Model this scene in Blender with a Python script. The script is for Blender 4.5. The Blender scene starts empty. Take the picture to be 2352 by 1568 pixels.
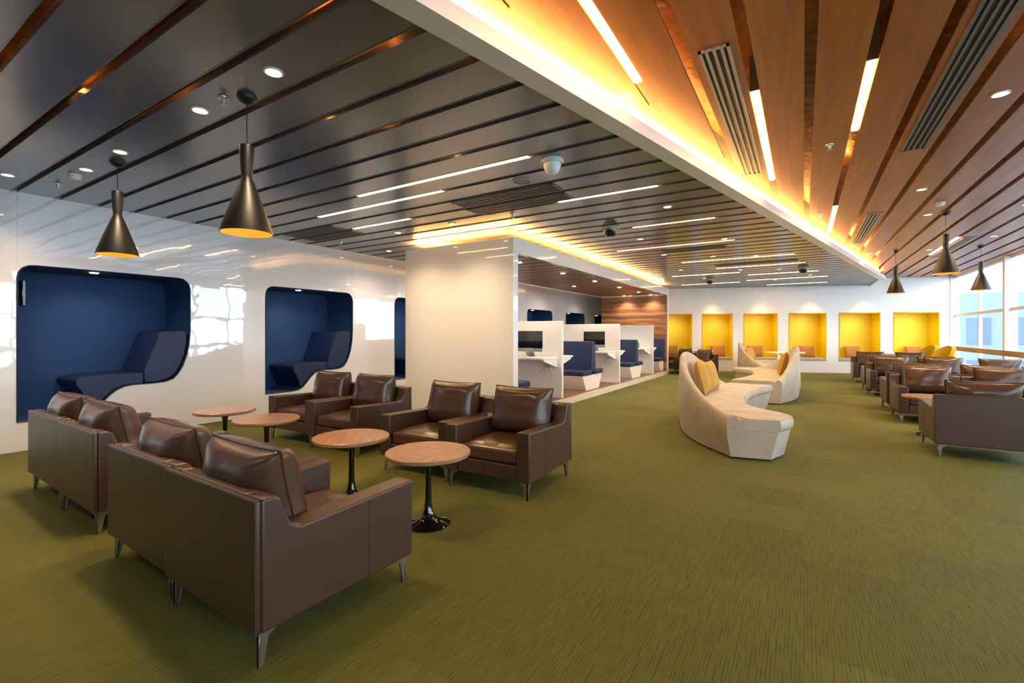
import bpy,bmesh,math,random
from mathutils import Vector,Matrix
from mathutils.geometry import tessellate_polygon
random.seed(4)
S=bpy.context.scene; COL=S.collection
S.view_settings.view_transform='Standard'
H=1.45; F=1067.0; HY=765.0; PI=math.pi
CA,SA=.847,.531
# ---------- camera mapping used only to work out room positions -------------
def CD(x,d):
    c=(x-1176)/F*d
    return (c*CA-d*SA, c*SA+d*CA)
def W(x,y,z):
    d=(z-H)*F/(HY-y); X,Y=CD(x,d); return (X,Y,z)
# ---------- materials -------------
def lin(c):
    r=[]
    for v in c:
        v/=255.; r.append(v/12.92 if v<=.04045 else ((v+.055)/1.055)**2.4)
    return (*r,1)
def mat(name,col,rough=.5,metal=0,emit=0,bump=None,coat=0,var=None,ecol=None,stretch=None,cior=1.5):
    m=bpy.data.materials.new(name); m.use_nodes=True; nt=m.node_tree; b=nt.nodes['Principled BSDF']
    b.inputs['Base Color'].default_value=lin(col); b.inputs['Roughness'].default_value=rough
    b.inputs['Metallic'].default_value=metal; b.inputs['Coat Weight'].default_value=coat
    b.inputs['Coat Roughness'].default_value=.02; b.inputs['Coat IOR'].default_value=cior
    if emit:
        b.inputs['Emission Color'].default_value=lin(ecol or col); b.inputs['Emission Strength'].default_value=emit
    tc=nt.nodes.new('ShaderNodeTexCoord'); src=tc.outputs['Object']
    if stretch:
        mp=nt.nodes.new('ShaderNodeMapping'); mp.inputs['Scale'].default_value=stretch
        nt.links.new(src,mp.inputs['Vector']); src=mp.outputs['Vector']
    sc,am=var if var else (9,.06)
    n=nt.nodes.new('ShaderNodeTexNoise'); n.inputs['Scale'].default_value=sc; n.inputs['Detail'].default_value=3
    nt.links.new(src,n.inputs['Vector'])
    mx=nt.nodes.new('ShaderNodeMix'); mx.data_type='RGBA'
    c=lin(col); mx.inputs[6].default_value=tuple(v*(1-am) for v in c[:3])+(1,); mx.inputs[7].default_value=tuple(min(1,v*(1+am)) for v in c[:3])+(1,)
    nt.links.new(n.outputs['Fac'],mx.inputs[0]); nt.links.new(mx.outputs[2],b.inputs['Base Color'])
    if bump:
        kind,bs,st=bump
        if kind=='v':
            t=nt.nodes.new('ShaderNodeTexVoronoi'); out=t.outputs['Distance']
        else:
            t=nt.nodes.new('ShaderNodeTexNoise'); out=t.outputs['Fac']
        t.inputs['Scale'].default_value=bs; nt.links.new(src,t.inputs['Vector'])
        bp=nt.nodes.new('ShaderNodeBump'); bp.inputs['Strength'].default_value=st; bp.inputs['Distance'].default_value=.01
        nt.links.new(out,bp.inputs['Height']); nt.links.new(bp.outputs['Normal'],b.inputs['Normal'])
        if coat: nt.links.new(bp.outputs['Normal'],b.inputs['Coat Normal'])
    return m
def emis(name,col,s):
    m=bpy.data.materials.new(name); m.use_nodes=True; nt=m.node_tree; b=nt.nodes['Principled BSDF']
    b.inputs['Base Color'].default_value=lin(col); b.inputs['Emission Color'].default_value=lin(col); b.inputs['Emission Strength'].default_value=s
    return m
def wood(name,c1,c2,axis='Y',scale=1.0,rough=.4,planks=None):
    m=bpy.data.materials.new(name); m.use_nodes=True; nt=m.node_tree; b=nt.nodes['Principled BSDF']
    tc=nt.nodes.new('ShaderNodeTexCoord'); mp=nt.nodes.new('ShaderNodeMapping')
    s={'X':(.6,9,9),'Y':(9,.6,9),'Z':(9,9,.6)}[axis]; mp.inputs['Scale'].default_value=tuple(v*scale for v in s)
    n=nt.nodes.new('ShaderNodeTexNoise'); n.inputs['Scale'].default_value=2.2; n.inputs['Detail'].default_value=6; n.inputs['Distortion'].default_value=.6
    r=nt.nodes.new('ShaderNodeValToRGB'); r.color_ramp.elements[0].position=.3; r.color_ramp.elements[1].position=.72
    r.color_ramp.elements[0].color=lin(c1); r.color_ramp.elements[1].color=lin(c2)
    nt.links.new(tc.outputs['Object'],mp.inputs['Vector']); nt.links.new(mp.outputs['Vector'],n.inputs['Vector'])
    nt.links.new(n.outputs['Fac'],r.inputs['Fac']); out=r.outputs['Color']
    if planks:
        sp=nt.nodes.new('ShaderNodeSeparateXYZ'); nt.links.new(tc.outputs['Object'],sp.inputs[0])
        d=nt.nodes.new('ShaderNodeMath'); d.operation='DIVIDE'; d.inputs[1].default_value=planks; nt.links.new(sp.outputs['Z'],d.inputs[0])
        fl=nt.nodes.new('ShaderNodeMath'); fl.operation='FLOOR'; nt.links.new(d.outputs[0],fl.inputs[0])
        wn=nt.nodes.new('ShaderNodeTexWhiteNoise'); wn.noise_dimensions='1D'; nt.links.new(fl.outputs[0],wn.inputs['W'])
        mr=nt.nodes.new('ShaderNodeMapRange'); mr.inputs['To Min'].default_value=.55; mr.inputs['To Max'].default_value=1.25; nt.links.new(wn.outputs['Value'],mr.inputs[0])
        mm=nt.nodes.new('ShaderNodeVectorMath'); mm.operation='SCALE'; nt.links.new(out,mm.inputs[0]); nt.links.new(mr.outputs[0],mm.inputs['Scale']); out=mm.outputs[0]
    nt.links.new(out,b.inputs['Base Color']); b.inputs['Roughness'].default_value=rough
    return m
def carpet():
    m=bpy.data.materials.new('carpet'); m.use_nodes=True; nt=m.node_tree; b=nt.nodes['Principled BSDF']; L=nt.links.new
    g=nt.nodes.new('ShaderNodeNewGeometry'); sp=nt.nodes.new('ShaderNodeSeparateXYZ'); L(g.outputs['Position'],sp.inputs[0])
    def ma(op,a,b2=None,c=None):
        n=nt.nodes.new('ShaderNodeMath'); n.operation=op
        for i,v in enumerate((a,b2,c)):
            if v is None: continue
            if isinstance(v,(int,float)): n.inputs[i].default_value=v
            else: L(v,n.inputs[i])
        return n.outputs[0]
    fx=ma('FLOOR',ma('DIVIDE',sp.outputs['X'],.5)); fy=ma('FLOOR',ma('DIVIDE',sp.outputs['Y'],.5))
    cb=nt.nodes.new('ShaderNodeCombineXYZ'); L(fx,cb.inputs[0]); L(fy,cb.inputs[1])
    wn=nt.nodes.new('ShaderNodeTexWhiteNoise'); wn.noise_dimensions='2D'; L(cb.outputs[0],wn.inputs['Vector'])
    def stripes(s,ax):
        mp=nt.nodes.new('ShaderNodeMapping'); mp.inputs['Scale'].default_value=s; L(g.outputs['Position'],mp.inputs['Vector'])
        n=nt.nodes.new('ShaderNodeTexNoise'); n.inputs['Scale'].default_value=1; n.inputs['Detail'].default_value=1; L(mp.outputs['Vector'],n.inputs['Vector'])
        mr=nt.nodes.new('ShaderNodeMapRange'); mr.inputs['From Min'].default_value=.3; mr.inputs['From Max'].default_value=.7; L(n.outputs['Fac'],mr.inputs[0])
        sn=ma('ADD',ma('MULTIPLY',ma('SINE',ma('MULTIPLY',sp.outputs[ax],2*PI/.0155)),.5),.5)
        return ma('MULTIPLY',sn,mr.outputs[0])
    n1=stripes((64,7,1),'X'); n2=stripes((7,64,1),'Y')
    par=ma('GREATER_THAN',wn.outputs['Value'],.95)
    mix=nt.nodes.new('ShaderNodeMix'); L(par,mix.inputs[0]); L(n1,mix.inputs[2]); L(n2,mix.inputs[3]); st=mix.outputs[0]
    big=nt.nodes.new('ShaderNodeTexNoise'); big.inputs['Scale'].default_value=.6; big.inputs['Detail'].default_value=4; L(g.outputs['Position'],big.inputs['Vector'])
    c=nt.nodes.new('ShaderNodeMix'); c.data_type='RGBA'; c.inputs[6].default_value=lin((96,98,42)); c.inputs[7].default_value=lin((66,69,30)); 
    L(ma('MULTIPLY',st,.8),c.inputs[0])
    br=ma('ADD',ma('ADD',ma('MULTIPLY',big.outputs['Fac'],.55),.62),ma('MULTIPLY',wn.outputs['Value'],.16))
    v=nt.nodes.new('ShaderNodeVectorMath'); v.operation='SCALE'; L(c.outputs[2],v.inputs[0]); L(br,v.inputs['Scale'])
    L(v.outputs[0],b.inputs['Base Color']); b.inputs['Roughness'].default_value=.85; b.inputs['Specular IOR Level'].default_value=.25
    bp=nt.nodes.new('ShaderNodeBump'); bp.inputs['Strength'].default_value=.2; bp.inputs['Distance'].default_value=.003; L(st,bp.inputs['Height']); L(bp.outputs['Normal'],b.inputs['Normal'])
    return m
def glass():
    m=bpy.data.materials.new('glass'); m.use_nodes=True; nt=m.node_tree; nt.nodes.remove(nt.nodes['Principled BSDF'])
    o=nt.nodes['Material Output']; t=nt.nodes.new('ShaderNodeBsdfTransparent'); t.inputs[0].default_value=(.92,.97,1,1)
    g=nt.nodes.new('ShaderNodeBsdfGlossy'); g.inputs['Roughness'].default_value=.02; mx=nt.nodes.new('ShaderNodeMixShader'); mx.inputs[0].default_value=.05
    nt.links.new(t.outputs[0],mx.inputs[1]); nt.links.new(g.outputs[0],mx.inputs[2]); nt.links.new(mx.outputs[0],o.inputs[0]); return m
mCarpet=carpet(); mGlass=glass()
mGloss=mat('glossy_white_panel',(240,241,245),.12,bump=('n',2.6,.24),coat=1,var=(2,.01),cior=2.0)
mWhite=mat('white_paint',(247,243,238),.35,var=(4,.015))
mBoxW=mat('white_laminate',(253,248,243),.14,coat=.7,bump=('n',2.5,.14),var=(3,.006),cior=1.75)
mSlat=mat('dark_metal_slat',(136,139,147),.23,.5,bump=('n',.9,.15),var=(1.2,.10))
mPlen=mat('plenum',(26,20,16),.9,var=(5,.6))
mGlint=mat('gold_glint_sheet',(170,118,62),.35,.5,bump=('n',9,1),var=(7,.95))  # warm mottled colour stands in for gold glints between the slats
mOrange=wood('orange_wood_slat',(156,92,42),(188,118,58),'Y',.7,.36)
mVent=mat('vent_white',(190,180,166),.45)
mVentD=mat('vent_grey',(120,118,116),.45,.3)
mSeam=mat('seam_grey',(196,200,208),.3)
mBlack=mat('black_gap',(8,8,8),.6)
mLeather=mat('brown_leather',(68,48,36),.32,bump=('v',230,.14),var=(6,.10))
mLeatherS=mat('brown_leather_smooth',(78,55,40),.26,bump=('n',7,.3),var=(5,.12))
mMetal=mat('brushed_steel',(170,165,155),.3,.9)
mTop=wood('table_wood',(128,92,64),(166,126,92),'Y',2.0,.3)
mGlossBlack=mat('gloss_black',(10,10,12),.08,coat=1)
mNavy=mat('navy_fabric',(22,62,108),.75,bump=('v',160,.2),var=(14,.08))
mNavyL=mat('navy_leather',(18,37,78),.5,bump=('n',30,.1),var=(10,.1))
mCream=mat('cream_velvet',(178,167,150),.75,bump=('n',20,.15),var=(4,.34))
mYel=mat('yellow_paint',(250,212,14),.5,var=(3,.03))
mYelF=mat('yellow_fabric',(236,192,20),.75,bump=('v',150,.2))
mMust=mat('mustard_fabric',(186,142,60),.8,bump=('v',120,.3),var=(10,.12))
mOch=mat('ochre_fabric',(176,116,46),.8,bump=('v',120,.3),var=(10,.12))
mShade=mat('black_shade',(20,18,17),.42)
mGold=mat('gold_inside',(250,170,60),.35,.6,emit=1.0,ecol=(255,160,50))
mWoodW=wood('wood_plank_wall',(104,66,40),(168,116,74),'X',1.0,.5,planks=.11)
mWoodF=wood('wood_floor',(110,76,50),(150,108,74),'Y',1.0,.4)
mScreen=mat('black_screen',(10,11,13),.12,coat=.6)
mAlu=mat('aluminium',(190,192,196),.35,.8)
mLED=emis('led_warm',(255,200,125),40); mLED2=emis('downlight_warm',(255,224,190),24)
mBulb=emis('bulb',(255,170,70),10)
mRail=wood('rail_wood',(150,104,66),(190,140,96),'Y',1,.5)
mGround=mat('tarmac',(120,134,146),.9); mBld=mat('pale_building',(124,140,156),.8); mBldG=mat('building_window',(84,104,124),.3)
mGreen=mat('green_plastic',(60,150,70),.3)
mDarkWood=wood('warm_slat',(98,66,48),(140,98,70),'X',1,.35)
# ---------- mesh builder -------------
class MB:
    def __init__(s): s.bm=bmesh.new()
    def merge(s,b,M=None):
        if M is not None: bmesh.ops.transform(b,matrix=M,verts=b.verts)
        me=bpy.data.meshes.new('t'); b.to_mesh(me); b.free(); s.bm.from_mesh(me); bpy.data.meshes.remove(me); return s
    def box(s,x0,x1,y0,y1,z0,z1,bev=0,seg=2,M=None):
        b=bmesh.new(); v=[b.verts.new((x,y,z)) for x in(x0,x1) for y in(y0,y1) for z in(z0,z1)]
        for f in((0,1,3,2),(4,6,7,5),(0,4,5,1),(2,3,7,6),(0,2,6,4),(1,5,7,3)): b.faces.new([v[i] for i in f])
        bmesh.ops.recalc_face_normals(b,faces=b.faces)
        if bev: bmesh.ops.bevel(b,geom=list(b.edges),offset=bev,segments=seg,profile=.5,affect='EDGES')
        return s.merge(b,M)
    def prism(s,pts,f,t0,t1,bev=0,seg=2,M=None):
        b=bmesh.new(); a=[b.verts.new(f(p,q,t0)) for p,q in pts]; c=[b.verts.new(f(p,q,t1)) for p,q in pts]; n=len(pts)
        b.faces.new(a); b.faces.new(c[::-1])
        for i in range(n): b.faces.new((a[i],c[i],c[(i+1)%n],a[(i+1)%n]))
        bmesh.ops.recalc_face_normals(b,faces=b.faces)
        if bev: bmesh.ops.bevel(b,geom=list(b.edges),offset=bev,segments=seg,profile=.5,affect='EDGES')
        return s.merge(b,M)
    def lathe(s,prof,c=(0,0,0),seg=32,M=None):
        b=bmesh.new(); rings=[]
        for r,z in prof:
            if r<1e-6: rings.append([b.verts.new((c[0],c[1],c[2]+z))])
            else: rings.append([b.verts.new((c[0]+r*math.cos(2*PI*i/seg),c[1]+r*math.sin(2*PI*i/seg),c[2]+z)) for i in range(seg)])
        for p,q in zip(rings,rings[1:]):
            for i in range(seg):
                j=(i+1)%seg
                if len(p)==1 and len(q)==1: continue
                if len(p)==1: b.faces.new((p[0],q[j],q[i]))
                elif len(q)==1: b.faces.new((p[i],p[j],q[0]))
                else: b.faces.new((p[i],p[j],q[j],q[i]))
        return s.merge(b,M)
    def tube(s,pts,r,seg=8,M=None):
        if M is not None: pts=[M@Vector(p) for p in pts]
        for p,q in zip(pts,pts[1:]):
            p=Vector(p);q=Vector(q); d=q-p; T=Matrix.Translation(p)@d.to_track_quat('Z','Y').to_matrix().to_4x4()
            s.lathe([(0,0),(r,0),(r,d.length),(0,d.length)],seg=seg,M=T)
        return s
    def pillow(s,w,h,t,M=None,n=14,pin=.07,wr=0):
        b=bmesh.new(); g=[]
        for side in(1,-1):
            G=[]
            for i in range(n+1):
                row=[]
                for j in range(n+1):
                    u=-1+2*i/n; v=-1+2*j/n
                    u=math.copysign(abs(u)**.8,u); v=math.copysign(abs(v)**.8,v)
                    th=t*(max(0,(1-u**4)*(1-v**4)))**.5
                    if wr: th*=1+wr*(math.sin(7*u+3*v*side)*.5+math.sin(11*v-4*u*v)*.35+.5*math.sin(5*math.atan2(v,u)*2)*min(1,(u*u+v*v)))
                    row.append(b.verts.new((w*u*(1-pin*(1-v*v)),side*th,h*v*(1-pin*(1-u*u)))))
                G.append(row)
            g.append(G)
        for k,G in enumerate(g):
            for i in range(n):
                for j in range(n):
                    f=(G[i][j],G[i+1][j],G[i+1][j+1],G[i][j+1]); b.faces.new(f if k else f[::-1])
        bmesh.ops.remove_doubles(b,verts=b.verts,dist=.0005)
        return s.merge(b,M)
    def build(s,name,m,parent=None,rec=True,sharp=.7,hard=.004):
        bm=s.bm
        if rec: bmesh.ops.recalc_face_normals(bm,faces=bm.faces)
        for f in bm.faces: f.smooth=f.calc_area()<hard
        for e in bm.edges:
            if len(e.link_faces)==2 and e.calc_face_angle(0)>sharp: e.smooth=False
        me=bpy.data.meshes.new(name); bm.to_mesh(me); bm.free(); me.materials.append(m)
        o=bpy.data.objects.new(name,me); COL.objects.link(o)
        if parent: o.parent=parent
        return o
def edge_loop(w,h,pin,n=10):
    P=[]
    for k in range(4):
        for i in range(n):
            a=-1+2*i/n; u,v=[(a,-1),(1,a),(-a,1),(-1,-a)][k]
            P.append((w*u*(1-pin*(1-v*v)),0,h*v*(1-pin*(1-u*u))))
    return P+[P[0]]
def tag(o,label,cat,group=None):
    o['label']=label; o['category']=cat
    if group: o['group']=group
    elif 'group' in o: del o['group']
    return o
def struct(o): o['kind']='structure'; return o
def thing(name,label,cat,loc=(0,0,0),rz=0,group=None):
    o=bpy.data.objects.new(name,None); COL.objects.link(o); o.location=loc; o.rotation_euler=(0,0,rz); o.empty_display_size=.1
    return tag(o,label,cat,group)
def dup(o,label,loc,rz,group=None,parent=None):
    c=o.copy(); COL.objects.link(c)
    if parent is None:
        c.location=loc; c.rotation_euler=(0,0,rz); tag(c,label,o['category'],group or o.get('group'))
    else: c.parent=parent
    for ch in list(o.children):
        dup(ch,None,None,None,None,c)
    return c
def spot(name,loc,e,size,blend,col,soft=.06,rot=None):
    l=bpy.data.lights.new(name,'SPOT'); l.energy=e; l.spot_size=size; l.spot_blend=blend; l.color=lin(col)[:3]; l.shadow_soft_size=soft
    o=bpy.data.objects.new(name,l); COL.objects.link(o); o.location=loc
    if rot: o.rotation_euler=rot
    return o
XZ=lambda a,b,t:(a,t,b); YZ=lambda a,b,t:(t,a,b); XY=lambda a,b,t:(a,b,t)
# ---------- room geometry -------------
XL=-8.15; XR=4.45; ZD=3.18; ZO=3.42; ZT=3.95; YR=-6
R0=Vector((-4.48,18.67)); U=Vector((.9425,.3336)).normalized(); ANG=math.atan2(U.y,U.x)
def wallS(px):
    k=(px-1176)/F; r=Vector((k*CA-SA,k*SA+CA))
    return (R0.x*r.y-R0.y*r.x)/(r.x*U.y-r.y*U.x)
def Yw(X): return R0.y+(X-R0.x)*U.y/U.x
struct(MB().box(XL-1,XR,YR,24,-.1,0).build('floor',mCarpet))
POD=[(0,.36),(0,2.13),(.012,2.2),(.045,2.255),(.1,2.288),(.17,2.295),(1.72,2.295),(1.79,2.285),(1.84,2.25),(1.875,2.2),(1.89,2.13),(1.89,1.5),(1.875,1.28),(1.84,1.1),(1.79,.95),(1.73,.84),(1.66,.76),(1.56,.725),(1.42,.715),(1.15,.715),(1.06,.70),(.97,.66),(.89,.59),(.81,.50),(.73,.42),(.64,.375),(.53,.36)]
podY=[1.6+3.1*k for k in range(7)]
def holed(outer,holes,f):
    loops=[[Vector((a,b,0)) for a,b in l] for l in [outer]+holes]
    tris=tessellate_polygon(loops); flat=[v for l in loops for v in l]
    mb=MB(); vs=[mb.bm.verts.new(f(v.x,v.y)) for v in flat]
    for t in tris:
        try: mb.bm.faces.new([vs[i] for i in t])
        except ValueError: pass
    return mb
wl=holed([(YR,0),(23,0),(23,ZT),(YR,ZT)],[[(y+a,b) for a,b in POD] for y in podY],lambda a,b:(XL,a,b))
wlo=struct(wl.build('wall_left',mGloss,sharp=3))
mb=MB()
for y in podY:
    for q in (0,1.89): mb.box(XL,XL+.0015,y+q-.0015,y+q+.0015,2.3,ZD)
struct(mb.build('trim_2',mSeam))
NX=[(1508,1590),(1612,1683),(1708,1786),(1812,1898),(1927,2022),(2052,2158)]
NS=[(wallS(a),wallS(b)) for a,b in NX]; NB,NTp=.44,2.2
S0=-1.1; S1=9.6
def fw(s,z,dep=0):
    p=R0+U*s+Vector((-U.y,U.x))*dep; return (p.x,p.y,z)
wb=holed([(S0,0),(S1,0),(S1,ZT),(S0,ZT)],[[(a,NB),(b,NB),(b,NTp),(a,NTp)] for a,b in NS],lambda a,b:fw(a,b))
struct(wb.build('wall_back',mWhite,sharp=3))
p0=fw(S0,0)
struct(MB().box(p0[0]-.02,p0[0]+.0,p0[1],23,0,ZT).build('wall_corridor',mWhite))
struct(MB().box(XL,p0[0],23,23.05,0,ZT).build('wall_end',mWhite))
struct(MB().box(XL-1.2,XR+.2,YR-.1,24,ZT,ZT+.1).build('ceiling_plenum',mPlen))
bx0,by0,bt=-1.86,1.61,(2.05+1.86)/(18.7-1.61)
def xb(Y): return bx0+(Y-by0)*bt
TIP=18.7
bd=Vector((bt,1)).normalized(); bn=Vector((1,-bt)).normalized()
struct(MB().prism([(XL,YR),(xb(YR)-.05,YR),(xb(TIP)-.05,TIP),(xb(TIP)-.05,23),(XL,23)],XY,ZD+.2,ZD+.22).build('ceiling_glint_dark',mGlint))  # invented sheet hung low above the dark slats to catch light for glints
struct(MB().prism([(xb(YR)+.1,YR),(XR,YR),(XR,22.4),(xb(TIP)+.1,22.4),(xb(TIP)+.1,TIP)],XY,ZO+.3,ZO+.32).build('ceiling_glint_wood',mGlint))  # same added glint sheet above the wood slats
mb=MB(); y=1.964-.395*20
while y<22.8:
    a,b=y+.034,y+.395-.034
    xa=min(xb(a),xb(TIP)); xc=min(xb(b),xb(TIP))
    mb.prism([(XL,a),(xa,a),(xc,b),(XL,b)],XY,ZD,ZD+.02)
    mb.prism([(XL,a-.004),(xa,a-.004),(xa,a),(XL,a)],XY,ZD-.004,ZD+.05)
    mb.prism([(XL,b),(xc,b),(xc,b+.004),(XL,b+.004)],XY,ZD-.004,ZD+.05)
    y+=.395
struct(mb.build('ceiling',mSlat))
mb=MB()
gx=lambda k:.044+.38*k
for k in range(-10,12):
    a,b=gx(k)+.037,gx(k+1)-.037
    if a>XR: break
    b=min(b,XR)
    def ye(X):
        X2=X-.17
        return min(22.5, by0+(X2-bx0)/bt) if X2<xb(TIP) else 22.3
    ea,eb=ye(a),ye(b)
    if ea<YR: ea=YR+.1
    if eb<YR+.2: continue
    mb.prism([(a,YR),(b,YR),(b,eb),(a,ea)],XY,ZO,ZO+.02)
struct(mb.build('ceiling_wood',mOrange))
def BL(s,n,z):
    p=Vector((bx0,by0))+bd*s+bn*n; return (p.x,p.y,z)
s0=-7.6; s1=(TIP-by0)/bd.y
prof=[(0,3.14),(.16,3.14),(.16,3.25),(.14,3.25),(.14,3.17),(.02,3.17),(.02,3.9),(0,3.9)]
struct(MB().prism(prof,lambda n,z,s:BL(s,n,z),s0,s1).build('trim_1',mWhite))
struct(MB().box(xb(TIP)-.02,xb(TIP)+.02,TIP+.01,22.3,3.14,3.9).build('trim_3',mWhite))
def area(name,loc,rot,sx,sy,e,col):
    l=bpy.data.lights.new(name,'AREA'); l.shape='RECTANGLE'; l.size=sx; l.size_y=sy; l.energy=e; l.color=lin(col)[:3]
    o=bpy.data.objects.new(name,l); COL.objects.link(o); o.location=loc; o.rotation_euler=rot; return o
L=s1-s0; nseg=4
for i in range(nseg):
    sm=s0+L*(i+.5)/nseg; p=BL(sm,.075,3.235)
    o=area('cove_lamp',p,(0,0,0),.05,L/nseg,220,(255,196,104))
    M=Matrix.Rotation(-math.atan(bt),4,'Z')@Matrix.Rotation(PI-math.radians(62),4,'Y')
    o.matrix_world=Matrix.Translation(p)@M
# added point lamps above the slats, making warm glints in the gaps
for X,Y in [(-3.2,.6),(-4.6,1.2),(-5.6,.4),(-2.4,1.7),(-3.4,2.4),(-3.0,3.6),(-1.2,4.0),(1.0,3.2),(1.6,5.0),(.5,7.5),(2.6,6.5)]:
    l=bpy.data.lights.new('glint_helper','POINT'); l.energy=2.2; l.color=lin((255,176,92))[:3]; l.shadow_soft_size=.02
    o=bpy.data.objects.new('glint_helper',l); COL.objects.link(o); o.location=(X,Y,(ZD+.1) if X<xb(Y) else ZO+.14)
# ---------- window walls -------------
ys=[-6,-3.7,1.4,6.5,11.6,16.7,Yw(XR)]
struct(MB().box(XR,XR+.15,YR,22,0,.38).build('wall_right',mWhite))
struct(MB().box(XR,XR+.15,YR,22,3.4,ZT).build('wall_right_upper',mWhite))
for i in range(len(ys)-1):
    a,b=ys[i],ys[i+1]; f=MB()
    f.box(XR-.12,XR+.12,a,a+.07,.38,3.4).box(XR-.12,XR+.12,b-.07,b,.38,3.4)
    f.box(XR,XR+.1,a+.07,b-.07,.38,.44).box(XR-.01,XR+.1,a+.07,b-.07,2.02,2.10)
    f.box(XR,XR+.1,a+.07,b-.07,3.35,3.4)
    for q in ((1,2,3) if i<4 else (2,)):
        m_=a+(b-a)*q/4; f.box(XR+.01,XR+.09,m_-.03,m_+.03,.44,2.02).box(XR+.01,XR+.09,m_-.03,m_+.03,2.10,3.35)
    w=struct(f.build('window_%d'%(i+1),mWhite))
    MB().box(XR+.045,XR+.05,a+.04,b-.04,.42,3.36).build('glass_pane',mGlass,w)
struct(MB().box(XL-.1,XR+.1,YR-.15,YR,0,ZT).build('wall_rear',mWhite))
rail=MB().box(XR-.22,XR-.13,2,Yw(XR)-.15,.88,1.02,.01)
for y in ys[3:-1]: rail.box(XR-.14,XR-.1,y-.03,y+.03,.92,1.0)
ro=rail.build('guard_rail',mRail); tag(ro,'long wooden guard rail running along the window wall','rail')
struct(MB().box(-60,60,-60,90,-4.2,-4).build('ground_outside',mGround))
bl=thing('distant_building','pale building seen outside beyond the far window','building',(16,48,-4))
fc=MB().box(-7,7,-4,4,0,8.2).build('facade',mBld,bl)
for i in range(7):
    for j in range(2): MB().box(-6.4+i*1.9,-5.2+i*1.9,-4.05,-4,1.8+j*2.9,3.6+j*2.9).build('window',mBldG,fc)
# ---------- pods -------------
pl=['navy upholstered seating pod in the glossy wall behind the left armchairs','second navy seating pod, the one left of the white box','third navy seating pod half hidden behind the white box',
 'x','navy pod seen first over the desk dividers through the box','navy pod seen second over the desk dividers through the box','farthest navy pod seen over the dividers beside the wood wall']
pod=thing('seating_pod',pl[0],'seating pod',(XL,podY[0],0),0,'navy pods in the glossy wall')
mb=MB(); n=len(POD); dep=-.85
a=[mb.bm.verts.new((0,p,q)) for p,q in POD]; b=[mb.bm.verts.new((dep,p,q)) for p,q in POD]
for i in range(n): mb.bm.faces.new((a[i],a[(i+1)%n],b[(i+1)%n],b[i]))
shell=mb.build('shell',mNavy,pod,hard=.3)
MB().prism(POD,YZ,dep-.02,dep).build('back_panel',mNavy,pod)
rim=MB()
for i in range(n):
    p,q=POD[i],POD[(i+1)%n]; rim.tube([(.004,p[0],p[1]),(.004,q[0],q[1])],.009,6)
rim.build('edge_piping',mNavyL,shell)
seat=[(.70,.42),(.66,.54),(.61,.66),(.55,.76),(.545,.81),(.58,.84),(.66,.855),(.85,.865),(1.27,.875),(1.29,.86),(1.29,.722),(1.15,.722),(1.05,.71),(.96,.67),(.88,.60),(.80,.51)]
MB().prism(seat,YZ,dep+.03,-.02,.006,1).build('seat',mNavyL,pod)
back=[(1.29,.885),(1.50,1.46),(1.53,1.48),(1.80,1.49),(1.845,1.47),(1.855,1.42),(1.85,1.28),(1.82,1.12),(1.77,.97),(1.71,.86),(1.65,.79),(1.55,.745),(1.42,.73),(1.31,.73)]
MB().prism(back,YZ,dep+.03,-.02,.008,1).build('backrest',mNavyL,pod)
MB().lathe([(0,2.285),(.045,2.285),(.05,2.29),(.05,2.297)],(-.25,.8,0),20).build('downlight_lens',mLED2,shell)
for k in range(7):
    if k==3: continue
    if k: dup(pod,pl[k],(XL,podY[k],0),0)
    spot('pod_lamp',(XL-.25,podY[k]+.8,2.25),30,2.8,1,(255,240,225))
mon=thing('wall_monitor','small black screen mounted on the left inner side of the nearest navy pod','monitor',(XL-.2,podY[0]+.01,1.95))
MB().box(-.16,.16,.04,.075,-.16,.16,.008).build('screen',mScreen,mon); MB().box(-.05,.05,-.01,.045,-.05,.05).build('wall_bracket',mBlack,mon)
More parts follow.
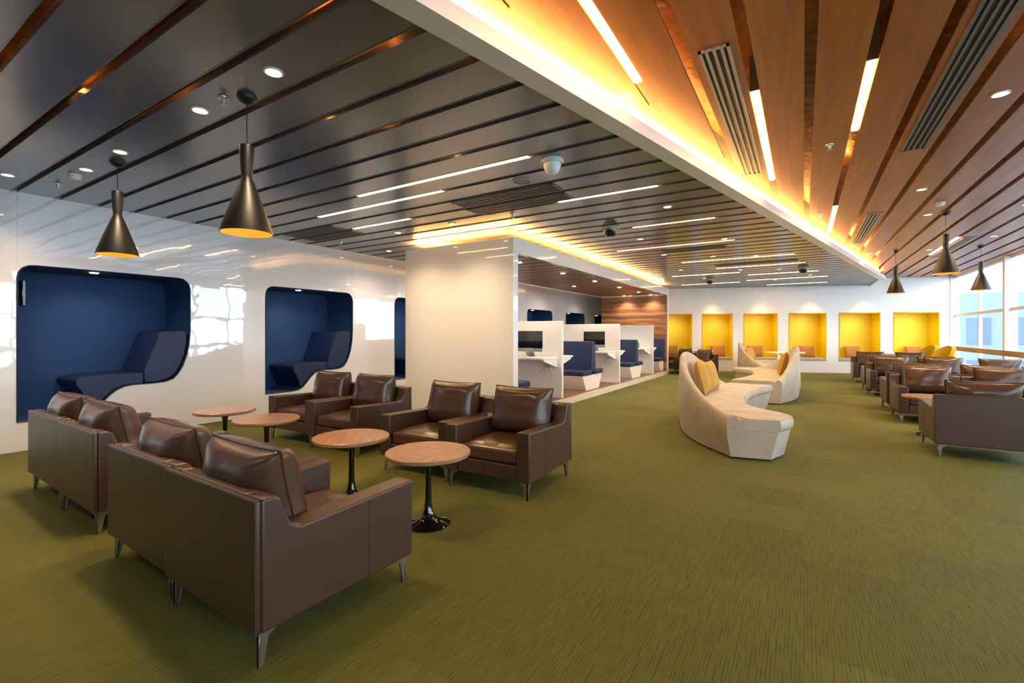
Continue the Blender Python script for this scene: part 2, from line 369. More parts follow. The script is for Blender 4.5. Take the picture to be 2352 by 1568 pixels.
# ---------- niches -------------
nl=['yellow niche partly hidden by the white box','yellow niche second from the white box','yellow niche directly behind the curved sofas','yellow niche right of the curved sofas, fourth from the box','yellow niche behind the right armchairs, fifth from the box','yellow niche nearest the windows, widest of the row']
pil_l=['ochre pillow in the niche next to the white box','ochre pillow in the second niche from the white box','ochre pillow in the niche behind the curved sofas','ochre pillow in the fourth niche from the box','ochre pillow in the fifth niche from the box','ochre pillow in the niche nearest the windows']
for i,(a,b) in enumerate(NS):
    w=b-a; c=fw((a+b)/2,0); nd=.6
    t=thing('seating_niche',nl[i],'seating niche',c,ANG,'yellow niches in the back wall'); hw=w/2
    mb=MB()
    vs=lambda x,y,z:mb.bm.verts.new((x,y,z))
    q=[(-hw,NB),(hw,NB),(hw,NTp),(-hw,NTp)]
    A=[vs(x,0,z) for x,z in q]; B=[vs(x,nd,z) for x,z in q]
    for j in range(4): mb.bm.faces.new((A[j],A[(j+1)%4],B[(j+1)%4],B[j]))
    mb.bm.faces.new(B); ln=mb.build('lining',mYel,t)
    MB().box(-hw,-hw+.03,-.015,.02,NB,NTp).box(hw-.03,hw,-.015,.02,NB,NTp).box(-hw,hw,-.015,.02,NTp-.03,NTp).build('frame',mYelF,t)
    MB().box(-hw+.01,hw-.01,-.03,nd-.02,NB,NB+.1,.02).build('bench_cushion',mCream,t)
    MB().lathe([(0,NTp-.012),(.05,NTp-.012),(.055,NTp)],(0,.2,0),16).build('downlight_lens',mLED2,ln)
    spot('niche_lamp',fw((a+b)/2,NTp-.04,.12),34,3.0,1,(255,250,235),.2)
    p=thing('throw_pillow',pil_l[i],'pillow',fw((a+b)/2+(.08 if i%2 else -.1),NB+.1,nd-.28),ANG,'ochre pillows in the niches')
    M=Matrix.Translation((0,0,.22))@Matrix.Rotation(-.3,4,'X')
    pc_=MB().pillow(.27,.22,.08,M).build('pillow_cover',mOch,p); MB().tube(edge_loop(.27,.22,.07,4),.007,5,M).build('piping',mMust,pc_)
# ---------- white box -------------
BX0,BX1,BY0,BY1=-6.5,-4.05,6.5,16.95; ZB=3.04; ZI=2.79; ZP=.14
box=thing('workstation_enclosure','large white open sided box housing the computer booths','enclosure',(0,0,0))
MB().box(BX0,BX1,BY0,BY0+.15,0,ZB).build('end_wall',mBoxW,box)
MB().box(BX0,BX1,BY1-.15,BY1,0,ZB).build('end_wall',mBoxW,box)
MB().box(BX0,BX1,BY0+.15,BY1-.15,0,ZP-.01).build('plinth',mBoxW,box)
MB().box(BX0+.02,BX1-.06,BY0+.15,BY1-.15,ZP-.01,ZP).build('wood_floor',mWoodF,box)
MB().box(BX0,BX1,BY0+.15,BY1-.15,ZI+.04,ZB).build('roof_slab',mBoxW,box)
MB().box(BX1-.08,BX1,BY0+.15,BY1-.15,ZI,ZI+.04).box(BX0,BX0+.08,BY0+.15,BY1-.15,ZI,ZI+.04).build('fascia',mBoxW,box)
mb=MB(); y=BY0+.2
while y<BY1-.5:
    mb.box(BX0+.08,BX1-.08,y,y+.33,ZI+.012,ZI+.03); y+=.39
sc_=mb.build('slat_ceiling',mDarkWood,box)
MB().box(BX0+.02,BX1-.03,BY1-.19,BY1-.15,ZP,ZI).build('plank_lining',mWoodW,box)
for i,(x,y) in enumerate([(-4.6,7.6),(-4.6,9.5),(-4.6,11.4),(-4.6,13.3),(-4.6,15.2),(-5.6,8.5),(-5.6,12.3),(-4.55,16.45),(-5.5,16.45)]):
    MB().lathe([(0,ZI+.004),(.05,ZI+.004),(.055,ZI+.02)],(x,y,0),16).build('downlight_lens',mLED2,sc_)
    spot('booth_lamp',(x,y,ZI-.03),110,2.3,.8,(255,230,200),.05)
area('box_cove_lamp',((BX0+BX1)/2,BY0+.12,ZB+.02),(PI,0,0),2.2,.08,130,(255,186,92)); area('box_cove_lamp',((BX0+BX1)/2,BY1-.12,ZB+.02),(PI,0,0),2.2,.08,60,(255,190,100))
for xx in (BX1-.14,BX0+.14):
    area('box_cove_lamp',(xx,(BY0+BY1)/2,ZB+.02),(PI,0,0),.08,BY1-BY0-.4,300,(255,186,92))
DY=[8.5,11.95,15.2]
dl=['white desk divider nearest the glossy end wall, with a computer','middle white desk divider with a computer','farthest white desk divider beside the wood plank wall']
dv=thing('desk_divider',dl[0],'desk',(0,DY[0],ZP),0,'white desk dividers in the box')
MB().box(-6.3,-4.12,-.04,.04,0,1.56,.004).build('divider_panel',mWhite,dv)
for s in(1,-1):
    dt=MB().box(-6.25,-4.2,min(s*.04,s*.68),max(s*.04,s*.68),.80,.835,.004).build('desktop',mWhite,dv)
    MB().prism([(s*.04,.8),(s*.64,.8),(s*.6,.76),(s*.04,.62)],YZ,-4.26,-4.22).build('bracket',mWhite,dt)
for k in(1,2): dup(dv,dl[k],(0,DY[k],ZP),0)
for k,(y,lab) in enumerate([(8.5,'white cables hanging under the nearest desk in the box'),(11.95,'white cables hanging under the middle desk in the box')]):
    t=thing('power_cable',lab,'cable',(-4.5,y-.075,ZP+.5),0,'cables under the desks')
    for j in range(3):
        pts=[(.1*j+.08*math.sin(q*.9+j),-.02,.28-.06*q-(.05*math.sin(q*1.3+j))) for q in range(6)]
        MB().tube(pts,.006,6).build('cable',mVent,t)
    MB().box(-.1,.12,-.01,.033,.05,.12).build('socket_box',mWhite,t)
def bench_parts(t,sides):
    w0,w1=-6.0,-4.16
    lo=-.62 if -1 in sides else -.06; hi=.62 if 1 in sides else .06
    MB().prism([(lo*.62,0),(hi*.62,0),(hi*.95,.34),(lo*.95,.34)],YZ,w0+.05,w1-.03).build('pedestal',mWhite,t)
    for s in sides:
        MB().box(w0,w1,min(s*.09,s*.6),max(s*.09,s*.6),.34,.46,.03,3).build('seat',mNavyL,t)
        MB().prism([(s*.0,.40),(s*.13,.40),(s*.09,1.12),(s*.0,1.12)],YZ,w0,w1,.02).build('backrest',mNavyL,t)
b2=thing('booth_bench','navy back to back bench between first and second desk dividers','bench',(0,10.25,ZP),0,'navy benches in the box'); bench_parts(b2,(-1,1))
dup(b2,'navy back to back bench between second and third desk dividers',(0,13.6,ZP),0)
b3=thing('booth_bench','navy single bench against the white end wall inside the box','bench',(0,6.67,ZP),0,'navy benches in the box'); bench_parts(b3,(1,))
b4=thing('booth_bench','navy single bench against the wood plank wall','bench',(0,16.75,ZP),0,'navy benches in the box'); bench_parts(b4,(-1,))
pc=thing('desktop_computer','silver desktop computer on the nearest desk in the box','computer',(-4.72,8.2,ZP+.835),0,'computers on the desks')
dsp=MB().box(-.3,.3,-.012,.012,.17,.52,.006).build('display',mScreen,pc); MB().box(-.3,.3,-.014,.012,.10,.17,.005).build('chin',mAlu,dsp)
MB().prism([(-.02,.13),(.012,.3),(.03,.3),(.07,.02),(.06,0)],YZ,-.09,.09).box(-.1,.1,-.09,.1,0,.008).build('stand',mAlu,pc)
dup(pc,'silver desktop computer on the middle desk in the box',(-4.72,11.65,ZP+.835),0)
kb=thing('keyboard','white keyboard on the nearest desk below the computer','keyboard',(-4.78,7.97,ZP+.835),0,'keyboards on the desks')
MB().box(-.15,.15,-.06,.06,0,.01,.003).build('case',mAlu,kb); MB().box(-.145,.145,-.055,.055,.01,.014).build('keys',mWhite,kb)
dup(kb,'white keyboard on the middle desk below the computer',(-4.78,11.42,ZP+.835),0)
bt_=thing('bottle','small green bottle on the farthest desk in the box','bottle',(-4.5,14.85,ZP+.835))
MB().lathe([(0,0),(.035,0),(.035,.13),(.014,.18),(.014,.2)],seg=16).build('bottle_body',mGreen,bt_); MB().lathe([(.016,.2),(.016,.225),(0,.225)],seg=12).build('cap',mWhite,bt_)
# ---------- armchair -------------
def make_chair(label,loc,rz,group):
    t=thing('armchair',label,'armchair',loc,rz,group)
    bk=MB().box(-.455,.455,-.46,-.432,.156,.735,.011,3).box(-.328,.328,-.44,-.355,.156,.735,.018,3).build('back_panel',mLeather,t)
    pp=MB()
    for s in(-1,1): pp.tube([(s*.451,-.456,.16),(s*.451,-.456,.732)],.005,6)
    pp.tube([(-.451,-.456,.731),(.451,-.456,.731)],.005,6).build('piping',mLeather,bk)
    prof=[(-.431,.156),(.455,.156),(.455,.59),(-.25,.565),(-.295,.59),(-.325,.66),(-.345,.72),(-.37,.735),(-.431,.735)]
    for s in(-1,1):
        a,b=sorted((s*.325,s*.455)); ar=MB().prism(prof,YZ,a,b,.012,3).build('armrest',mLeather,t)
        MB().box(s*.4552-.0012,s*.4552+.0012,.135,.138,.165,.565).build('seam',mBlack,ar)
    MB().box(-.322,.322,-.352,.44,.156,.29,.012).build('base_rail',mLeather,t)
    mbx=MB().box(-.318,.318,-.28,.43,.292,.415,.03,3)
    mbx.pillow(.30,.33,.035,Matrix.Translation((0,.075,.41))@Matrix.Rotation(PI/2,4,'X'),10,0)
    mbx.build('seat_cushion',mLeatherS,t)
    M=Matrix.Translation((0,-.225,.66))@Matrix.Rotation(.22,4,'X')
    bc=MB().pillow(.335,.24,.15,M,28,.05,.05).build('back_cushion',mLeatherS,t)
    MB().tube(edge_loop(.335,.24,.05,8),.006,6,M).build('piping',mLeather,bc)
    for sx in(-1,1):
        for sy in(-1,1):
            x=sx*.425; y=sy*.43
            m=MB()
            m.prism([(x,.158),(x-sx*.11,.158),(x-sx*.045,.12),(x-sx*.022,0),(x,0)],XZ,y-sy*.012,y)
            m.prism([(y,.158),(y-sy*.11,.158),(y-sy*.045,.12),(y-sy*.022,0),(y,0)],YZ,x-sx*.012,x)
            m.build('leg',mMetal,t)
    return t
g1='left armchairs with backs to the camera'; g2='left armchairs facing the camera'; g3='armchairs near the windows'
ch=make_chair('brown leather armchair closest to the camera, seen from behind',(-2.41,1.56,0),math.radians(-1.5),g1)
dup(ch,'brown leather armchair joined to the left of the closest one',(-3.33,1.60,0),math.radians(-1.5),g1)
dup(ch,'brown leather armchair seen from behind, third from the closest',(-4.73,1.69,0),math.radians(-1.5),g1)
dup(ch,'brown leather armchair at far left in front of the nearest navy pod',(-5.65,1.72,0),math.radians(-1.5),g1)
dup(ch,'brown leather armchair facing camera, right end of its row beside the open carpet',(-2.45,3.88,0),PI+.03,g2)
dup(ch,'brown leather armchair facing camera, joined to the right end one',(-3.37,3.91,0),PI+.03,g2)
dup(ch,'brown leather armchair facing camera in front of the white box corner',(-4.87,4.07,0),PI+.03,g2)
dup(ch,'brown leather armchair facing camera below the second navy pod',(-5.79,4.10,0),PI+.03,g2)
rows=[(7.7,0,[('brown armchair seen from behind at the right edge of the photo',1.76)]),
 (10.15,PI,[('brown armchair facing camera behind the right small round table',1.76),('brown armchair facing camera at right edge behind the closest right one',2.68)]),
 (11.4,0,[('brown armchair back to back behind the right facing pair, aisle side',1.76),('brown armchair back to back behind the right facing pair, window side',2.68)]),
 (13.85,PI,[('brown armchair of the second facing row, on the aisle',1.76),('brown armchair of the second facing row, middle',2.68),('brown armchair of the second facing row, by the windows',3.6)]),
 (15.05,0,[('brown armchair seen from behind in the third group, aisle side',1.76),('brown armchair seen from behind in the third group, window side',2.68)]),
 (17.3,PI,[('farthest right hand armchair on the aisle',1.7),('farthest right hand armchair away from the aisle',2.62)])]
for Y,rz,l in rows:
    for lab,X in l: dup(ch,lab,(X,Y,0),rz,g3)
dup(ch,'dark brown armchair past the far end of the white box, left one',(*CD(1560,17.15),0),PI-.785,'armchairs past the box')
dup(ch,'dark brown armchair past the far end of the white box, right one',(*CD(1603,15.9),0),PI-.785,'armchairs past the box')
# ---------- tables -------------
tb=thing('side_table','closest round wood topped side table beside the right end armchair','table',(-2.42,2.66,0),0,'round side tables on the left')
MB().lathe([(0,.52),(.305,.52),(.32,.53),(.32,.55),(.315,.555),(0,.555)],seg=48).build('tabletop',mTop,tb)
MB().lathe([(0,0),(.165,0),(.168,.008),(.15,.018),(.1,.03),(.06,.055),(.036,.1),(.026,.17),(.022,.3),(.024,.42),(.035,.48),(.075,.515),(.08,.52),(0,.52)],seg=36).build('pedestal',mGlossBlack,tb)
dup(tb,'second closest round side table between the armchair rows',(-3.34,2.69,0),.7)
dup(tb,'third round side table between the left armchair rows',(-4.8,2.78,0),1.9)
dup(tb,'farthest left round side table in front of the glossy wall',(-5.75,2.83,0),2.6)
dup(tb,'round side table among the right hand armchairs',(1.53,8.75,0),.3,'round side tables on the right')
dup(tb,'round side table in the second right hand armchair group',(2.0,12.65,0),.3,'round side tables on the right')
def wt(label,x,d,w):
    X,Y=CD(x,d); t=thing('dining_table',label,'table',(X,Y,0),ANG,'white tables by the niches')
    r=.3; pts=[]
    for cx,a0 in((w/2-r,-90),(-w/2+r,90)):
        for i in range(9):
            a=math.radians(a0+i*22.5); pts.append((cx+r*math.cos(a),r*math.sin(a)))
    MB().prism(pts,XY,.78,.815).build('tabletop',mWhite,t)
    MB().prism([(-.26,0),(.26,0),(.09,.1),(.07,.6),(.16,.78),(-.16,.78),(-.07,.6),(-.09,.1)],XZ,-.12,.12).build('pedestal',mWhite,t)
wt('white table in front of the niche nearest the windows',2038,15.2,1.6); wt('white table behind the middle curved sofa',1803,15.8,1.2); wt('white table near the niche beside the white box',1606,17.4,1.0)
# ---------- curved sofas -------------
def cat(P,n):
    P=[Vector(p) for p in P]; Q=[2*P[0]-P[1]]+P+[2*P[-1]-P[-2]]; out=[]
    m=len(P)-1
    for i in range(n+1):
        t=i/n*m; k=min(int(t),m-1); u=t-k; a,b,c,d=Q[k:k+4]
        out.append(.5*((2*b)+(c-a)*u+(2*a-5*b+4*c-d)*u*u+(3*b-a-3*c+d)*u**3))
    return out
OUT=[(.20,-2.2),(-.32,-1.55),(-.66,-.75),(-.80,.25),(-.72,1.2),(-.49,2.0)]
INN=[(.74,-2.08),(.84,-1.6),(.36,-1.0),(.2,.1),(.27,1.1),(.46,2.0)]
N=48; oo=cat(OUT,N); ii=cat(INN,N)
def sofa(label,loc,rz):
    t=thing('curved_sofa',label,'sofa',loc,rz,'cream curved sofas')
    def strip(sec,name,m,par=None):
        mb=MB(); rows=[]
        for i in range(N+1):
            tt=i/N; o=oo[i]; d=(ii[i]-o); w=d.length; d=d/w
            rows.append([mb.bm.verts.new((o.x+d.x*a,o.y+d.y*a,z)) for a,z in sec(tt,w)])
        k=len(rows[0])
        for r,q in zip(rows,rows[1:]):
            for j in range(k): mb.bm.faces.new((r[j],r[(j+1)%k],q[(j+1)%k],q[j]))
        mb.bm.faces.new(rows[0]); mb.bm.faces.new(rows[-1][::-1]); return mb.build(name,m,par or t,sharp=1.0,hard=9)
    def hb(tt): return .49+.65*max(0,math.sin(PI*min(1,max(0,tt**1.2))))**1.35
    strip(lambda tt,w:[(.04,.02),(0,.25),(.0,.45),(.02,hb(tt)-.03),(.04,hb(tt)-.005),(.07,hb(tt)),(.10,hb(tt)-.01),(.12,hb(tt)-.04),(.2,.46),(.2,.02)],'backrest',mCream)
    strip(lambda tt,w:[(.2,.02),(w-.1,.02),(w-.03,.33),(.2,.33)],'base',mCream)
    sc=strip(lambda tt,w:[(.2,.332),(w-.03,.332),(w-.01,.35),(w,.4),(w-.01,.45),(w-.04,.468),(.2,.47)],'seat_cushion',mCream)
    pts=[]
    for i in range(0,N+1,2):
        d=(ii[i]-oo[i]); w=d.length; q=oo[i]+d/w*(w-.02); pts.append((q.x,q.y,.462))
    MB().tube(pts,.007,6).build('piping',mCream,sc)
    MB().prism([(p.x,p.y) for p in [o.lerp(i_,.12) for o,i_ in zip(oo[::4],ii[::4])]+[o.lerp(i_,.8) for o,i_ in zip(oo[::4],ii[::4])][::-1]],XY,0,.022).build('foot_plate',mBlack,t)
    return t
sofa('cream velvet curved sofa nearest the camera on the carpet',(-.95,8.1,0),0)
sofa('cream velvet curved sofa in the middle, its back towards the right',(-.85,12.85,0),PI)
sofa('farthest cream velvet curved sofa in front of the niches',(-1.1,17.4,0),0)
def pillow(label,loc,rz,m,tilt=.3,sz=.25):
    p=thing('throw_pillow',label,'pillow',loc,rz,'pillows on the curved sofas')
    M=Matrix.Translation((0,0,sz*.97))@Matrix.Rotation(tilt,4,'X')
    c=MB().pillow(sz,sz,.09,M).build('pillow_cover',m,p); MB().tube(edge_loop(sz,sz,.07,5),.007,5,M).build('piping',m,c)
pillow('mustard pillow leaning on the nearest curved sofa, front one',(-1.38,8.05,.48),-PI/2+.05,mMust,.25,.27)
pillow('mustard pillow leaning on the nearest curved sofa, rear one',(-1.36,8.6,.48),-PI/2-.15,mMust,.25,.25)
pillow('mustard pillow on the middle curved sofa',(-.40,12.6,.48),PI/2,mMust,.25,.27)
pillow('mustard pillow on the farthest curved sofa, front one',(-1.52,17.2,.48),-PI/2,mMust)
pillow('mustard pillow on the farthest curved sofa, rear one',(-1.5,17.8,.48),-PI/2-.1,mMust)
wc=thing('wing_chair','yellow wing chair by the windows, left one','armchair',(*CD(2120,14.3),0),PI/2+.5,'yellow wing chairs')
pr=[]
for i in range(17):
    a=PI+PI*i/16; pr.append((.36*math.cos(a),.34*math.sin(a)))
mb=MB(); zt=[ .62+.46*max(0,math.sin(PI*i/16))**.5 for i in range(17)]
A=[mb.bm.verts.new((*p,.15)) for p in pr]; B=[mb.bm.verts.new((p[0],p[1]-.03,zt[i])) for i,p in enumerate(pr)]
C2=[mb.bm.verts.new((p[0]*.8,p[1]*.8,zt[i])) for i,p in enumerate(pr)]; D=[mb.bm.verts.new((p[0]*.78,p[1]*.78,.15)) for i,p in enumerate(pr)]
for i in range(16):
    for P,Q in((A,B),(B,C2),(C2,D),(D,A)): mb.bm.faces.new((P[i],P[i+1],Q[i+1],Q[i]))
mb.bm.faces.new((A[0],B[0],C2[0],D[0])); mb.bm.faces.new((A[16],B[16],C2[16],D[16]))
mb.build('shell',mYelF,wc,hard=9)
MB().box(-.27,.27,-.24,.34,.16,.45,.05,3).build('seat',mYelF,wc)
for sx in(-1,1):
    for sy in(-1,1): MB().tube([(sx*.24,sy*.2,.16),(sx*.28,sy*.25,0)],.014).build('leg',mMetal,wc)
dup(wc,'yellow wing chair by the windows, right one',(*CD(2156,13.5),0),PI/2+.5)
# ---------- pendants -------------
def pendant(label,x,y,zc,zb,group):
    X,Y,_=W(x,y,zc); t=thing('pendant_lamp',label,'pendant lamp',(X,Y,0),0,group)
    MB().lathe([(0,zc+.003),(.065,zc+.003),(.065,zc-.015),(.05,zc-.04),(.02,zc-.055),(0,zc-.055)],seg=24).build('ceiling_rose',mShade,t)
    MB().tube([(0,0,zb+.64),(0,0,zc-.05)],.0035,6).build('cord',mBlack,t)
    sh=MB().lathe([(0,zb+.64),(.048,zb+.64),(.05,zb+.63),(.044,zb+.5),(.036,zb+.42),(.036,zb+.40),(.06,zb+.34),(.12,zb+.17),(.165,zb+.04),(.174,zb),(.168,zb)],seg=40).build('lamp_shade',mShade,t)
    MB().lathe([(.172,zb+.001),(.160,zb+.04),(.115,zb+.17),(.055,zb+.34),(.03,zb+.40),(0,zb+.40)],seg=40).build('shade_lining',mGold,sh)
    MB().lathe([(0,zb+.08),(.025,zb+.09),(.032,zb+.13),(.02,zb+.18),(.016,zb+.22),(0,zb+.22)],seg=16).build('bulb',mBulb,t)
    spot('pendant_glow',(X,Y,zb+.02),60,1.7,.7,(255,200,130),.08)
gp='black cone pendants'
pendant('large black cone pendant lamp hanging above the round tables',567,222,ZD,2.18,gp)
pendant('black cone pendant lamp near the glossy wall above the nearest pod',270,372,ZD,2.24,gp)
pendant('largest black cone pendant lamp on the wood ceiling side',2172,487,ZO,2.42,gp)
pendant('black cone pendant lamp nearest the windows',2253,564,ZO,2.42,gp)
pendant('black cone pendant lamp nearest the end of the white beam',2057,575,ZO,2.40,gp)
# ---------- ceiling fittings -------------
def snapY(y): k=round((y-1.964)/.395); return 1.964+.395*k
def slatY(y): k=round((y-1.964-.1975)/.395); return 1.964+.395*k+.1975
def snapX(x): return .044+.38*round((x-.044)/.38)
def ledX(x0,x1,y,i):
    y=snapY(y); t=thing('strip_light','warm linear light in the dark ceiling, %s'%i,'strip light',((x0+x1)/2,y,ZD),0,'linear lights in the dark ceiling'); h=abs(x1-x0)/2
    MB().box(-h,h,-.024,.024,-.003,.012).build('diffuser',mLED,t); MB().box(-h-.01,h+.01,-.035,.035,.012,.202).build('housing',mVentD,t)
def LX(xa,ya,xc,yc,lab):
    a=W(xa,ya,ZD); b=W(xc,yc,ZD); ledX(a[0],b[0],(a[1]+b[1])/2,lab)
for q in [(805,445,1197,352,'longest and closest one'),(752,503,1040,450,'second one, left of the large grille'),(825,528,955,508,'short one above the box corner'),(1290,467,1515,435,'one right of the large grille'),
 (1450,520,1640,500,'one right of the black dome camera'),(1420,577,1690,557,'long one right of the box top glow'),(1565,602,1825,587,'long one before the beam'),(1640,612,1850,603,'first of the far ones'),(1540,633,1700,627,'second of the far ones'),(1720,633,1880,620,'far one close to the beam'),(1715,644,1900,636,'far one ending near the beam'),(1560,652,1700,648,'farthest one at the left'),(1760,652,1900,648,'farthest one at the right')]: LX(*q)
def ledY(x,y0,y1,lab):
    x=snapX(x); t=thing('strip_light','warm linear light in the wood ceiling, %s'%lab,'strip light',(x,(y0+y1)/2,ZO),0,'linear lights in the wood ceiling'); h=(y1-y0)/2
    MB().box(-.026,.026,-h,h,-.003,.012).build('diffuser',mLED,t); MB().box(-.038,.038,-h-.01,h+.01,.012,.302).build('housing',mVentD,t)
for q in [(-1.09,1.9,3.62,'closest to the white beam'),(-.34,4.28,6.85,'beside the white grille'),(.42,4.25,5.6,'short one between two grilles'),(.42,8.8,11,'far one past the sprinkler'),(2.7,13,15.5,'one near the far windows'),(3.4,9.5,12,'one nearest the windows')]: ledY(*q)
def vent(lab,cx,cy,z,lx,ly,along,m):
    t=thing('air_vent',lab,'air vent',(cx,cy,z),0,'ceiling air grilles')
    f=MB(); f.box(-lx/2,lx/2,-ly/2,-ly/2+.02,-.012,.003).box(-lx/2,lx/2,ly/2-.02,ly/2,-.012,.003).box(-lx/2,-lx/2+.02,-ly/2,ly/2,-.012,.003).box(lx/2-.02,lx/2,-ly/2,ly/2,-.012,.003)
    fr=f.build('frame',m,t); MB().box(-lx/2+.01,lx/2-.01,-ly/2+.01,ly/2-.01,-.003,-.001).build('dark_slot',mBlack,t)
    n=3
    for i in range(1,n+1):
        f=MB()
        if along=='Y': x=-lx/2+lx*i/(n+1); f.box(x-.010,x+.010,-ly/2,ly/2,-.01,-.004)
        else: y=-ly/2+ly*i/(n+1); f.box(-lx/2,lx/2,y-.012,y+.012,-.01,-.004)
        f.build('louver',m,fr)
vx=lambda x:gx(round((x-.044-.19)/.38))+.19
vent('white framed air grille beside the white beam',vx(-.53),4.95,ZO,.2,3.0,'Y',mVent); vent('long air grille in the wood ceiling at the top right',vx(.99),4.9,ZO,.2,3.2,'Y',mVentD)
vent('small air grille in the wood ceiling past the sprinkler',vx(.87),11.1,ZO,.2,3.0,'Y',mVent); vent('farthest air grille in the wood ceiling',vx(2.8),14.5,ZO,.2,3.0,'Y',mVent)
vent('dark air grille in front of the white dome, near strip',-3.2,slatY(4.76),ZD,1.5,.28,'X',mVentD); vent('dark air grille in front of the white dome, far strip',-3.25,slatY(5.16),ZD,1.5,.28,'X',mVentD)
vent('dark air grille above the second navy pod, near strip',-7.1,slatY(4.76),ZD,1.3,.28,'X',mVentD); vent('dark air grille above the second navy pod, far strip',-7.1,slatY(5.16),ZD,1.3,.28,'X',mVentD)
vent('dark air grille in the far ceiling beyond the box front',-1.0,slatY(13.0),ZD,1.8,.28,'X',mVentD); vent('dark air grille above the open carpet, mid way',-1.9,slatY(10.2),ZD,1.2,.28,'X',mVentD)
def downlight(label,X,Y,z,group,en=125,proto=[None]):
    if proto[0] is None:
        t=thing('downlight',label,'downlight',(X,Y,z),0,group)
        tr=MB().lathe([(.062,.003),(.062,-.008),(.052,-.01),(.042,-.002)],seg=24).build('trim_ring',mWhite,t)
        MB().lathe([(0,-.004),(.036,-.004),(.043,-.001)],seg=20).build('lens',mLED2,tr); proto[0]=t
    else: dup(proto[0],label,(X,Y,z),0,group)
    if en: spot('downlight_lamp',(X,Y,z-.03),en,2.4,1,(255,218,172),.12)
for x,y,lab in [(657,179,'closest downlight, right of the large black pendant'),(493,265,'downlight left of the large black pendant'),(310,357,'downlight above the smaller left pendant'),(230,396,'downlight left of the smaller pendant'),(67,411,'downlight at the far left over the glossy wall'),
 (887,575,'downlight above the box left edge'),(1537,478,'downlight right of the black dome camera'),(1467,547,'downlight beyond the black dome camera'),(1663,547,'downlight between two long strip lights'),(1520,582,'downlight right of the box roof glow'),(1370,600,'downlight over the box roof')]:
    X,Y,_=W(x,y,ZD); downlight('round recessed '+lab,X,slatY(Y),ZD,'downlights in the dark ceiling')
for x,y in [(1735,585),(1640,590),(1560,618),(1790,618),(1700,618),(1860,632),(1620,640),(1780,641)]:
    X,Y,_=W(x,y,ZD); downlight('tiny round recessed downlight in the far dark ceiling',X,slatY(Y),ZD,'far downlights in the dark ceiling',130)
# added downlights, no known fitting, brightening the front of the white box
for i,X in enumerate((-5.9,-4.7)):
    downlight(['added fill downlight just in front of the white box, left one','added fill downlight just in front of the white box, right one'][i],X,slatY(5.55),ZD,'added fill downlights in front of the box',150)
for x,y,lab in [(2277,219,'large downlight near the top right corner'),(2090,438,'downlight above the detector on the wood ceiling'),(2107,495,'downlight below the detector on the wood ceiling'),(2325,472,'downlight near the right edge over the armchairs'),(2150,572,'downlight beside the largest right pendant'),(2015,580,'downlight left of the right pendants'),(2305,540,'downlight above the pendant nearest the windows')]:
    X,Y,_=W(x,y,ZO); downlight('round recessed '+lab,vx(X),Y,ZO,'downlights in the wood ceiling',130)
for X,Y in [(vx(2.5),3),(vx(2.5),0),(vx(.6),0.5)]: downlight('added fill downlight of the wood ceiling outside the view',X,Y,ZO,'added fill downlights in the wood ceiling behind',90)  # unseen downlights added as fill from behind the camera
for X,Y in [(-4.5,slatY(-.5)),(-6.5,slatY(-.5))]: downlight('added fill downlight of the dark ceiling outside the view',X,Y,ZD,'added fill downlights in the dark ceiling behind',90)  # more unseen fill lamps, added over the dark ceiling side
for Y in (8.6,11.6,14.8,18): downlight('added fill downlight in the corridor behind the white box',-7.3,slatY(Y),ZD,'added fill downlights in the corridor behind the box',130)  # lamps added to brighten the corridor wall visible through the box
for i in range(5):
    p=fw(1.6+1.7*i,3.36,-.4); spot('back_wall_spot',(p[0],p[1],ZD-.05 if p[0]<xb(TIP) else ZO-.05),120,1.3,.9,(255,212,160))  # bare spots without fittings, pointing down along the back wall
X,Y,_=W(1285,378,ZD); t=thing('ceiling_dome','white dome fixture on the dark ceiling beyond the long strip light','dome camera',(X,slatY(Y),ZD))
MB().lathe([(0,.025),(.06,.025),(.06,0),(.11,0),(.115,-.02),(.10,-.04)],seg=32).build('base',mWhite,t); MB().lathe([(.09,-.035),(.085,-.08),(.06,-.13),(.03,-.15),(0,-.155)],seg=32).build('dome',mWhite,t)
X,Y,_=W(1400,521,ZD); t=thing('dome_camera','black dome security camera hanging from the dark ceiling','dome camera',(X,slatY(Y),ZD))
MB().lathe([(0,.025),(.08,.025),(.08,0),(.14,0),(.14,-.035),(.12,-.045)],seg=32).build('base',mVent,t); MB().lathe([(.115,-.04),(.11,-.09),(.07,-.15),(0,-.17)],seg=32).build('dome',mGlossBlack,t)
cam_proto=t
X,Y,_=W(1628,640,ZD); dup(cam_proto,'small black dome camera in the far dark ceiling, left one',(X,slatY(Y),ZD),0)
X,Y,_=W(1845,614,ZD); dup(cam_proto,'small black dome camera in the far dark ceiling, near the beam',(X,slatY(Y),ZD),0)
def smoke(label,x,y,z):
    X,Y,_=W(x,y,z); t=thing('smoke_detector',label,'smoke detector',(vx(X) if z==ZO else X,Y if z==ZO else slatY(Y),z))
    MB().lathe([(0,.004),(.06,.004),(.06,-.02)],seg=24).build('base',mWhite,t); MB().lathe([(.05,-.018),(.052,-.035),(.045,-.05),(0,-.055)],seg=24).build('cover',mWhite,t)
smoke('white smoke detector over the glossy wall at the left',203,408,ZD); smoke('white smoke detector on the wood ceiling at the right',2135,468,ZO)
X,Y,_=W(1185,407,ZD); t=thing('ceiling_speaker','flat round ceiling speaker left of the white dome','speaker',(X,slatY(Y),ZD))
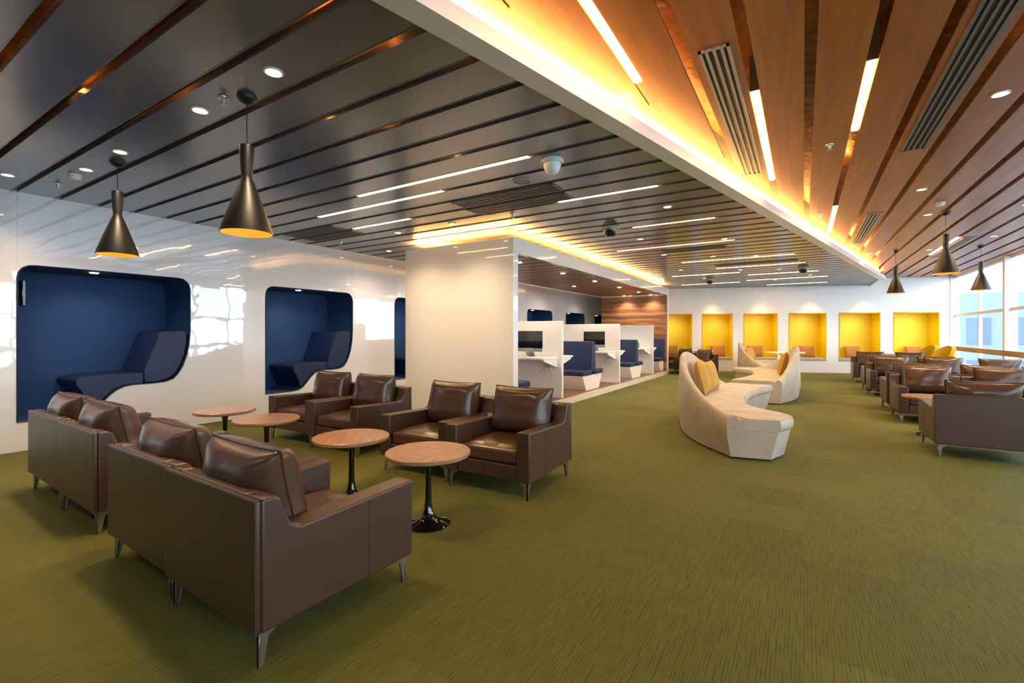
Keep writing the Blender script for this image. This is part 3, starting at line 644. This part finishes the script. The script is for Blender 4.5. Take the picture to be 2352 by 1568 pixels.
MB().lathe([(.11,.003),(.11,-.01),(.095,-.012)],seg=32).build('rim',mVent,t); MB().lathe([(0,-.008),(.097,-.008)],seg=32).build('grille',mVentD,t)
def sprink(label,x,y,z):
    X,Y,_=W(x,y,z); t=thing('sprinkler',label,'sprinkler',(vx(X) if z==ZO else X,Y if z==ZO else slatY(Y),z),0,'ceiling sprinklers')
    MB().lathe([(0,.03),(.015,.03),(.015,0),(.04,0),(.038,-.01),(.015,-.012),(.012,-.045),(0,-.045)],seg=16).build('body',mAlu,t); MB().lathe([(0,-.055),(.025,-.055),(.025,-.058),(0,-.058)],seg=12).tube([(.012,0,-.045),(.012,0,-.055)],.003).build('deflector',mAlu,t)
for q in [('sprinkler left of the large pendant rose',543,236,ZD),('sprinkler at the far left near the smoke detector',162,428,ZD),('sprinkler above the box corner',1185,494,ZD),('sprinkler on the wood ceiling right of the short strip light',1897,334,ZO),('sprinkler on the wood ceiling above the beam end',1870,493,ZO),('sprinkler in the dark ceiling above the second pod',790,556,ZD)]: sprink(*q)
# ---------- world -------------
w=bpy.data.worlds.new('World'); S.world=w; w.use_nodes=True; nt=w.node_tree; bg=nt.nodes['Background']
tc=nt.nodes.new('ShaderNodeTexCoord'); n=nt.nodes.new('ShaderNodeTexNoise'); n.inputs['Scale'].default_value=2.5; nt.links.new(tc.outputs['Generated'],n.inputs['Vector'])
r=nt.nodes.new('ShaderNodeValToRGB'); r.color_ramp.elements[0].color=(.6,.8,1,1); r.color_ramp.elements[1].color=(1,1,1,1); r.color_ramp.elements[0].position=.4; r.color_ramp.elements[1].position=.6
nt.links.new(n.outputs['Fac'],r.inputs['Fac']); nt.links.new(r.outputs['Color'],bg.inputs['Color']); bg.inputs['Strength'].default_value=6.5
# ---------- camera -------------
c=bpy.data.cameras.new('camera'); co=bpy.data.objects.new('camera',c); COL.objects.link(co); S.camera=co
co.location=(0,0,H); co.rotation_euler=(PI/2,0,math.atan2(SA,CA)); c.sensor_width=36; c.lens=36*F/2352; c.shift_y=-(784-HY)/2352; c.clip_start=.05; c.clip_end=300
